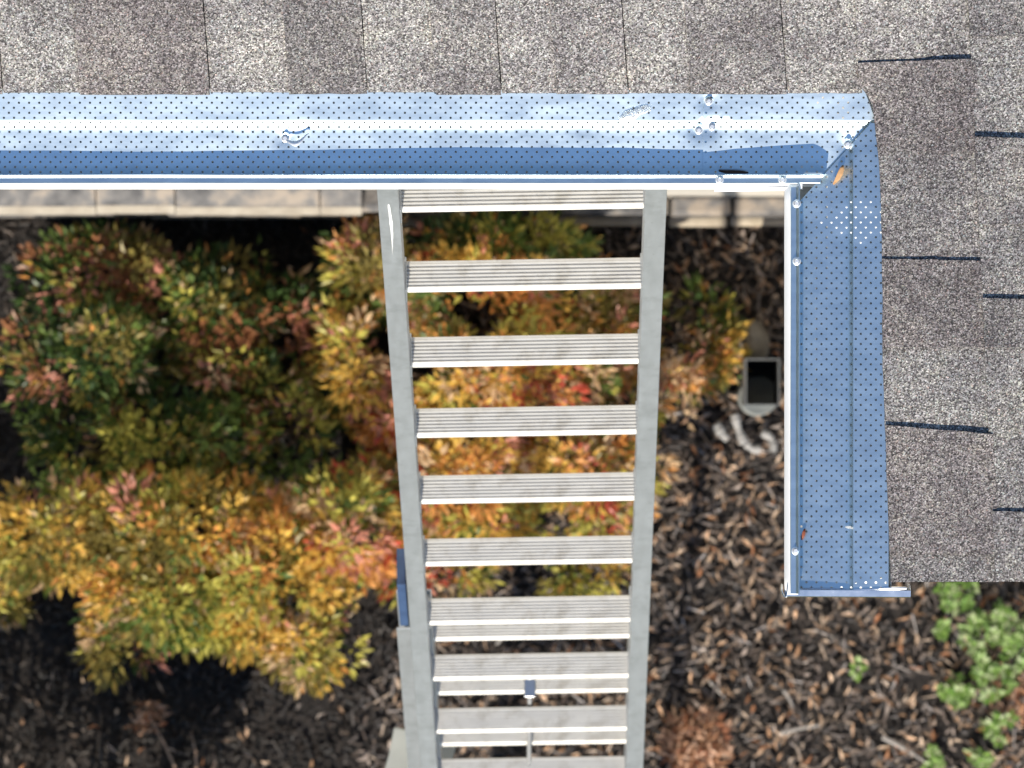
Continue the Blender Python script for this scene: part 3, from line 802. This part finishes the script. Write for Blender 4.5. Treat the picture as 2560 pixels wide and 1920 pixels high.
def shrub(label, lobes, base, group=None, density=1.0, name='nandina_shrub'):
    root = empty(name, base); tag(root, label, 'shrub', group)
    Cs, Ds, Ns, Ls, Ws, Ks = [], [], [], [], [], []
    stems = MB()
    for (px, py, rx, ry, h, mix) in lobes:
        k = (CAMZ-h*0.75)/FPX
        c = P(px, py, 0); cx_, cy_ = (px-1280)*k, (960-py)*k
        ax, ay, az = rx*k, ry*k, h*0.5
        n = int(2700*density*ax*ay*math.pi)
        names = list(MIX[mix]); pw = np.array([MIX[mix][q] for q in names]); pw = pw/pw.sum()
        for s in range(n):
            th = random.uniform(0, 2*math.pi); rr = math.sqrt(random.random())
            dome = math.sqrt(max(0, 1-rr*rr*0.92))
            r_ = rr*random.uniform(0.9, 1.1) + 0.10*noise.noise(Vector((math.cos(th)*2.5, math.sin(th)*2.5, px)))
            depth = random.random()**2.2
            sz = h*0.42 + az*dome*(1-0.75*depth)
            wob = 0.05*noise.noise(Vector((cx_+math.cos(th)*ax*rr*1.0, cy_+math.sin(th)*ay*rr, 0))*9)
            sp = np.array([cx_+math.cos(th)*ax*r_, cy_+math.sin(th)*ay*r_, max(0.05, sz+wob)])
            gp = noise.noise(Vector((sp[0]*8, sp[1]*8, 3.3))) + 0.5*noise.noise(Vector((sp[0]*19, sp[1]*19, 8)))
            if gp < -0.30: continue
            sp[2] = max(0.05, sp[2] + 0.10*gp)
            nl = random.randint(9, 17)
            out = np.array([math.cos(th)*rr*0.8, math.sin(th)*rr*0.8, 0.55]); out /= np.linalg.norm(out)
            lw = pw*np.exp(np.array([4.5*noise.noise(Vector((sp[0]*7+q*17.3, sp[1]*7-q*9.1, q*3.7))) for q in range(len(names))])); lw = lw/lw.sum()
            cname = names[rng.choice(len(names), p=lw)]
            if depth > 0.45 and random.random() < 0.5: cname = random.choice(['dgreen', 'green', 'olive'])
            base_c = np.array(PALC[cname])
            g = rng.normal(0, 1, (nl, 3)); g = g/np.linalg.norm(g, axis=1, keepdims=True)
            dirs = g*0.85 + out*0.75
            pos = sp + g*np.array([0.030, 0.030, 0.016])*rng.uniform(0.3, 1.2, (nl, 1))
            nn = rng.normal(0, 0.55, (nl, 3)) + np.array([0, -0.1, 1.0])
            Cs.append(pos); Ds.append(dirs); Ns.append(nn)
            sc = random.uniform(0.85, 1.15)
            Ls.append(rng.uniform(0.018, 0.038, nl)*sc); Ws.append(rng.uniform(0.009, 0.016, nl)*sc)
            cc = base_c*rng.uniform(0.75, 1.25, (nl, 1))
            odd = rng.random(nl) < 0.06
            for q in np.nonzero(odd)[0]: cc[q] = PALC[random.choice(['gold', 'orange', 'lime', 'tan', 'green'])]
            Ks.append(cc)
        for s in range(7):
            th = random.uniform(0, 2*math.pi); rr = random.random()**0.5
            tipp = Vector((cx_+ax*rr*math.cos(th)*0.8, cy_+ay*rr*math.sin(th)*0.8, h*0.78))
            b0 = Vector((cx_+random.uniform(-0.06, 0.06), cy_+random.uniform(-0.06, 0.06), 0.0))
            mid = b0.lerp(tipp, 0.5) + Vector((random.uniform(-0.03, 0.03), random.uniform(-0.03, 0.03), 0.05))
            stems.tube([b0, mid, tipp], [0.006, 0.0045, 0.002], 5)
    C = np.concatenate(Cs); V, F = leaf_arrays(C, np.concatenate(Ds), np.concatenate(Ns), np.concatenate(Ls), np.concatenate(Ws))
    cols = np.repeat(np.concatenate(Ks), 4, axis=0)
    fo = mesh_obj('foliage', V, F, M_leaf, root, False, cols=cols); tag(fo, kind='stuff')
    stems.build('stem', M_bark, root, True)
    return root

shrub('green and rusty shrub in the shade between stone wall and golden shrub', [
    (240, 700, 200, 120, 0.50, 'dim'), (520, 790, 270, 160, 0.50, 'dim'), (230, 900, 220, 150, 0.58, 'dim'), (620, 960, 210, 160, 0.52, 'dim'),
    (400, 1090, 330, 150, 0.60, 'green'), (740, 1090, 120, 120, 0.6, 'green'), (110, 1060, 50, 60, 0.4, 'dim')], (-0.85, 0.0, 0), density=0.72)
shrub('golden yellow shrub whose drooping sprays hang over the dark mulch', [
    (130, 1330, 200, 140, 0.74, 'yellow'), (440, 1330, 270, 150, 0.84, 'yellow'), (430, 1480, 240, 130, 0.80, 'yellow'), (680, 1430, 190, 180, 0.82, 'yellow'),
    (300, 1600, 85, 110, 0.6, 'yellow'), (770, 1600, 110, 110, 0.68, 'yellow'), (850, 1320, 150, 150, 0.8, 'mixed'), (560, 1560, 110, 80, 0.66, 'yellow')], (-0.8, -0.45, 0))
shrub('small yellow shrub tip at the shaded bed edge beside the golden shrub', [(-40, 1490, 90, 75, 0.5, 'yellow')], (-1.3, -0.52, 0))
shrub('orange and gold shrub behind the upper ladder rungs, next to the drain stub', [
    (930, 680, 110, 120, 0.6, 'orange'), (900, 900, 110, 140, 0.66, 'orange'), (1200, 740, 270, 120, 0.68, 'orange'), (1450, 800, 190, 120, 0.44, 'orange'),
    (1690, 880, 150, 110, 0.2, 'orange'), (1230, 930, 330, 130, 0.74, 'orange'), (1570, 970, 190, 100, 0.34, 'orange'), (1250, 605, 210, 55, 0.5, 'green'), (1010, 1020, 130, 90, 0.6, 'orange'), (1750, 800, 80, 60, 0.15, 'green')], (0.0, 0.2, 0))
shrub('low orange and lime shrub behind the middle ladder rungs', [
    (1130, 1180, 240, 120, 0.66, 'orange'), (1440, 1170, 210, 130, 0.62, 'orange'), (1290, 1290, 300, 90, 0.52, 'mixed'), (1000, 1230, 120, 110, 0.62, 'mixed'),
    (1020, 1420, 90, 90, 0.5, 'mixed'), (1430, 1430, 150, 55, 0.34, 'yellow'), (1130, 1430, 90, 50, 0.3, 'mixed')], (0.05, -0.3, 0), density=0.9)
# unseen shrub added beyond the bottom edge to shade the mulch
shrub('tall golden shrub out of view, added to shade the mulch bed', [(-150, 2330, 330, 200, 0.95, 'yellow'), (180, 2330, 250, 190, 0.9, 'yellow'), (-500, 2350, 260, 220, 1.0, 'yellow'), (330, 2300, 140, 160, 0.75, 'yellow')], (-1.2, -1.35, 0), density=1.2)

# ------------------------------------------------------------------ mulch chips and leaf litter
def chips(name, n, x0, x1, y0, y1, Lr, Wr, Tr, cols, zoff, density=None, mat=M_chip, kind='stuff', label=None):
    X = rng.uniform(x0, x1, n); Y = rng.uniform(y0, y1, n)
    if density is not None:
        keep = rng.random(n) < np.array([density(x, y) for x, y in zip(X, Y)]); X, Y = X[keep], Y[keep]; n = len(X)
    Z = np.array([soil_z(x, y) for x, y in zip(X, Y)]) + rng.uniform(0.0, zoff, n)
    th = rng.uniform(0, 2*math.pi, n); pt = rng.normal(0, 0.28, n); ro = rng.normal(0, 0.4, n)
    D = np.stack([np.cos(th)*np.cos(pt), np.sin(th)*np.cos(pt), np.sin(pt)], 1)
    S0 = np.stack([-np.sin(th), np.cos(th), np.zeros(n)], 1); U0 = np.cross(D, S0)
    Sd = S0*np.cos(ro)[:, None] + U0*np.sin(ro)[:, None]; U = np.cross(D, Sd)
    L = rng.uniform(*Lr, n)[:, None]; W = rng.uniform(*Wr, n)[:, None]; T = rng.uniform(*Tr, n)[:, None]
    C = np.stack([X, Y, Z], 1)
    tw = rng.uniform(0.4, 1.0, (n, 1))
    V = []
    for a, wsc in ((-0.5, tw), (0.5, 1-0.4*tw)):
        for s_, u_ in ((-1, -1), (1, -1), (1, 1), (-1, 1)):
            V.append(C + D*L*a + Sd*W*0.5*s_*wsc + U*T*0.5*u_)
    V = np.stack(V, 1).reshape(-1, 3)
    i = (np.arange(n)*8)[:, None]
    q = np.array([[0,3,2,1],[4,5,6,7],[0,1,5,4],[1,2,6,5],[2,3,7,6],[3,0,4,7]])
    F = (i[:, :, None] + q[None]).reshape(-1, 4)
    pc = np.array(cols)[rng.integers(0, len(cols), n)]*rng.uniform(0.6, 1.35, (n, 1))
    pc = pc*np.where(X < -0.30 + 0.1*np.sin(Y*9), 0.40, 1.35)[:, None]  # pieces on the left darkened in colour to paint the shade there
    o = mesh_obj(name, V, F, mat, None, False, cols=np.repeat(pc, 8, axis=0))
    tag(o, label, None, None, kind); return o
DARK = [(0.035,0.029,0.026), (0.055,0.044,0.038), (0.085,0.066,0.055), (0.045,0.041,0.04), (0.11,0.086,0.072)]
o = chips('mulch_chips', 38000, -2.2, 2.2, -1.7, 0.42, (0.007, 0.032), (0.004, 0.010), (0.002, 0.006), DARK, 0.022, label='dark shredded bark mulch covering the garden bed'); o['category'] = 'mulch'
GREY = [(0.16,0.14,0.13), (0.22,0.20,0.19), (0.13,0.11,0.10), (0.28,0.22,0.17)]
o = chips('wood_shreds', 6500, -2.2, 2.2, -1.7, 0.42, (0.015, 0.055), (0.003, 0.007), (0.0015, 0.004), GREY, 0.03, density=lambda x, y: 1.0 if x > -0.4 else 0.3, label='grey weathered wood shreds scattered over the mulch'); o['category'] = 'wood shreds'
def litter_density(x, y):
    d = 0.30 + 0.5*max(0, noise.noise(Vector((x*3, y*3, 7)))+0.35)
    if x < -0.30: d *= 0.14
    return d
n = 26000
X = rng.uniform(-2.2, 2.2, n); Y = rng.uniform(-1.7, 0.40, n)
keep = rng.random(n) < np.array([litter_density(x, y) for x, y in zip(X, Y)]); X, Y = X[keep], Y[keep]; n = len(X)
th = rng.uniform(0, 2*math.pi, n)
C = np.stack([X, Y, np.array([soil_z(x, y) for x, y in zip(X, Y)])+rng.uniform(0.012, 0.04, n)], 1)
D = np.stack([np.cos(th), np.sin(th), rng.normal(0, 0.3, n)], 1)
NN = rng.normal(0, 0.45, (n, 3)) + np.array([0, 0, 1.0])
V, F = leaf_arrays(C, D, NN, rng.uniform(0.020, 0.046, n), rng.uniform(0.006, 0.012, n), fold=0.5)
LC = np.array([(0.56,0.39,0.26), (0.48,0.33,0.22), (0.64,0.49,0.36), (0.40,0.25,0.15), (0.38,0.19,0.10), (0.52,0.42,0.33), (0.30,0.23,0.18), (0.38,0.32,0.28)])
cc = LC[rng.integers(0, len(LC), n)]*rng.uniform(0.6, 1.4, (n, 1))
o = mesh_obj('leaf_litter', V, F, M_dry, None, False, cols=np.repeat(cc, 4, axis=0)); tag(o, 'tan and rusty dry leaves strewn over the dark mulch', 'leaf litter', kind='stuff')

# ------------------------------------------------------------------ twigs, weeds, dry clumps
def twig(pts, r, label, col=M_bark):
    q = [P(x, y, 0.035) + Vector((0, 0, random.uniform(0, 0.012))) for x, y in pts]
    o = MB().tube(q, [r*(1-0.5*i/(len(q)-1)) for i in range(len(q))], 6).build('twig', col, None, True)
    return tag(o, label, 'twig')
M_stalk = mat_plain('dead_stalk', [(0.3, (0.20,0.12,0.08)), (0.7, (0.36,0.24,0.17))], 80, 0.85)
M_twig = mat_plain('weathered_twig', [(0.3, (0.22,0.20,0.185)), (0.7, (0.36,0.33,0.30))], 80, 0.85)
twig([(2205, 1842), (2240, 1860), (2275, 1880), (2310, 1902)], 0.006, 'pale straight stick on the mulch near the small weeds', M_twig)
twig([(1935, 1708), (1958, 1725), (1975, 1750), (1982, 1768)], 0.0055, 'curved grey stick lying on leaf-strewn mulch below the gutter end', M_twig)
twig([(1950, 1832), (1990, 1822), (2050, 1812)], 0.006, 'thick grey stick lying crosswise on the mulch', M_twig)
twig([(1775, 1705), (1795, 1725), (1812, 1745)], 0.006, 'short grey stick beside the dark ladder shadow', M_twig)
twig([(1240, 1610), (1262, 1588), (1275, 1572)], 0.005, 'bent tan twig seen between the lower rungs', M_twig)

def weed(cx, cy, rad, n, h, label, name='weed', shade=1.0):
    root = empty(name, P(cx, cy, 0)); tag(root, label, 'weed')
    c0 = P(cx, cy, 0)
    Cs, Ds, Ns, Ls, Ws, Ks = [], [], [], [], [], []
    r = rad/1000
    sprigs = max(3, n//9)
    for s in range(sprigs):
        th = random.uniform(0, 2*math.pi); rr = math.sqrt(random.random())*r
        sp = np.array([c0.x+rr*math.cos(th), c0.y+rr*math.sin(th), h*random.uniform(0.5, 1.0)*(1-0.4*(rr/r)**2)])
        for q in range(9):
            t2 = q*2.4 + random.uniform(-0.3, 0.3); el = random.uniform(0.1, 0.8)
            d = np.array([math.cos(t2)*math.cos(el), math.sin(t2)*math.cos(el), math.sin(el)])
            Cs.append(sp + d*0.004); Ds.append(d); Ns.append(np.array([0, 0, 1.0]) + rng.normal(0, 0.25, 3))
            L = random.uniform(0.014, 0.026); Ls.append(L); Ws.append(L*0.75)
            Ks.append(np.array(random.choice([(0.20, 0.32, 0.07), (0.32, 0.45, 0.16), (0.12, 0.22, 0.04), (0.42, 0.50, 0.26)]))*random.uniform(0.8, 1.15)*shade)
    V, F = leaf_arrays(np.array(Cs), np.array(Ds), np.array(Ns), np.array(Ls), np.array(Ws), 0.1)
    fo = mesh_obj('foliage', V, F, M_leaf, root, False, cols=np.repeat(np.array(Ks), 4, axis=0)); tag(fo, kind='stuff')
    mb = MB()
    for s in range(min(8, sprigs)):
        th = random.uniform(0, 2*math.pi); mb.tube([c0, c0+Vector((r*0.4*math.cos(th), r*0.4*math.sin(th), h*0.6))], 0.0025, 5)
    mb.build('stem', M_bark, root)
weed(2492, 1600, 92, 380, 0.13, 'large bright green weed clump in the mulch below the wing roof')
weed(2385, 1478, 48, 100, 0.10, 'pale green weed peeping out beneath the wing roof edge', shade=1.15)
weed(2470, 1700, 55, 100, 0.08, 'green weed patch at the foot of the large weed clump')
weed(2385, 1720, 38, 90, 0.07, 'pale weed rosette beside the large weed clump', shade=1.2)
weed(2495, 1815, 36, 80, 0.06, 'small grey-green weed rosette between leaves in open mulch', shade=1.15)
weed(2330, 1893, 24, 45, 0.05, 'small weed sprout at the tip of the pale stick', shade=1.1)
weed(2452, 1895, 24, 50, 0.05, 'small lime weed sprout away from the pale stick', shade=1.1)
weed(2345, 1562, 18, 27, 0.04, 'tiny weed sprout near the roof edge weed', shade=1.1)
weed(2140, 1668, 14, 18, 0.03, 'tiny pale sprout on bare mulch below the gutter end cap', shade=1.3)

def dry_clump(cx, cy, rad, n, h, label, stalks):
    root = empty('dried_plant', P(cx, cy, 0)); tag(root, label, 'dried plant')
    c0 = P(cx, cy, 0); r = rad/1000
    th = rng.uniform(0, 2*math.pi, n); rr = np.sqrt(rng.random(n))*r
    C = np.stack([c0.x+rr*np.cos(th), c0.y+rr*np.sin(th), h*rng.uniform(0.3, 1, n)*(1-0.5*(rr/r)**2)], 1)
    D = rng.normal(0, 1, (n, 3))*np.array([1, 1, 0.4])
    NN = rng.normal(0, 0.5, (n, 3)) + np.array([0, 0, 1.0])
    V, F = leaf_arrays(C, D, NN, rng.uniform(0.018, 0.04, n), rng.uniform(0.007, 0.014, n), 0.3)
    pal = np.array([(0.46,0.28,0.18), (0.38,0.20,0.11), (0.56,0.36,0.25), (0.30,0.13,0.07)])
    cc = pal[rng.integers(0, 4, n)]*rng.uniform(0.7, 1.2, (n, 1))
    fo = mesh_obj('foliage', V, F, M_dry, root, False, cols=np.repeat(cc, 4, axis=0)); tag(fo, kind='stuff')
    mb = MB()
    for (x1_, y1_, x2_, y2_) in stalks:
        mb.tube([P(x1_, y1_, 0.01), P((x1_+x2_)/2+4, (y1_+y2_)/2, h*0.7), P(x2_, y2_, h)], [0.004, 0.0034, 0.002], 6)
    mb.build('stalk', M_stalk, root, True)
dry_clump(1740, 1860, 85, 520, 0.12, 'russet dried plant clump beside the dark ladder shadow', [(1740, 1900, 1735, 1850)])
dry_clump(372, 1790, 38, 60, 0.16, 'withered reddish plant with bare stalks on shaded mulch', [(440, 1925, 372, 1790), (492, 1930, 478, 1830), (530, 1930, 535, 1885)])
dry_clump(2520, 1740, 60, 130, 0.05, 'rusty fallen leaf heap next to the pale weed rosettes', [(2520, 1760, 2540, 1720)])

# ------------------------------------------------------------------ trees across the lawn (they show in the bright metal only)
def garden_tree(x, y, h, r, label):
    root = empty('garden_tree', (x, y, 0)); tag(root, label, 'tree')
    mb = MB().tube([(x, y, -0.05), (x+0.1, y, h*0.3), (x-0.1, y+0.1, h*0.6), (x, y, h*0.85)], [0.28, 0.2, 0.12, 0.04], 10)
    for k in range(14):
        th = k*2.4; z0 = h*(0.28+0.035*k)
        mb.tube([(x, y, z0), (x+r*0.45*math.cos(th), y+r*0.45*math.sin(th), z0+h*0.09), (x+r*0.85*math.cos(th), y+r*0.85*math.sin(th), z0+h*0.14)], [0.08, 0.05, 0.015], 6)
    mb.build('trunk', M_bark, root, True)
    n = 9000
    g = rng.normal(0, 1, (n, 3)); g /= np.linalg.norm(g, axis=1, keepdims=True)
    rad = rng.random(n)**0.4*(1+0.22*np.array([noise.noise(Vector(v)*2.6+Vector((x, y, 0))) for v in g]))
    C = np.array([x, y, h*0.62]) + g*rad[:, None]*np.array([r, r, h*0.38])
    V, F = leaf_arrays(C, rng.normal(0, 1, (n, 3)), rng.normal(0, 1, (n, 3)), rng.uniform(0.22, 0.4, n), rng.uniform(0.16, 0.26, n))
    pal = np.array([(0.05,0.075,0.02), (0.07,0.09,0.025), (0.10,0.10,0.03), (0.04,0.06,0.02)])
    fo = mesh_obj('crown', V, F, M_leaf, root, False, cols=np.repeat(pal[rng.integers(0, 4, n)], 4, axis=0)); tag(fo, kind='stuff')
garden_tree(-10.5, 3.0, 15.5, 4.2, 'tall green tree on the lawn level with the house front')
garden_tree(-11.0, -4.5, 14.0, 4.0, 'broad green tree on the lawn away from the house front')
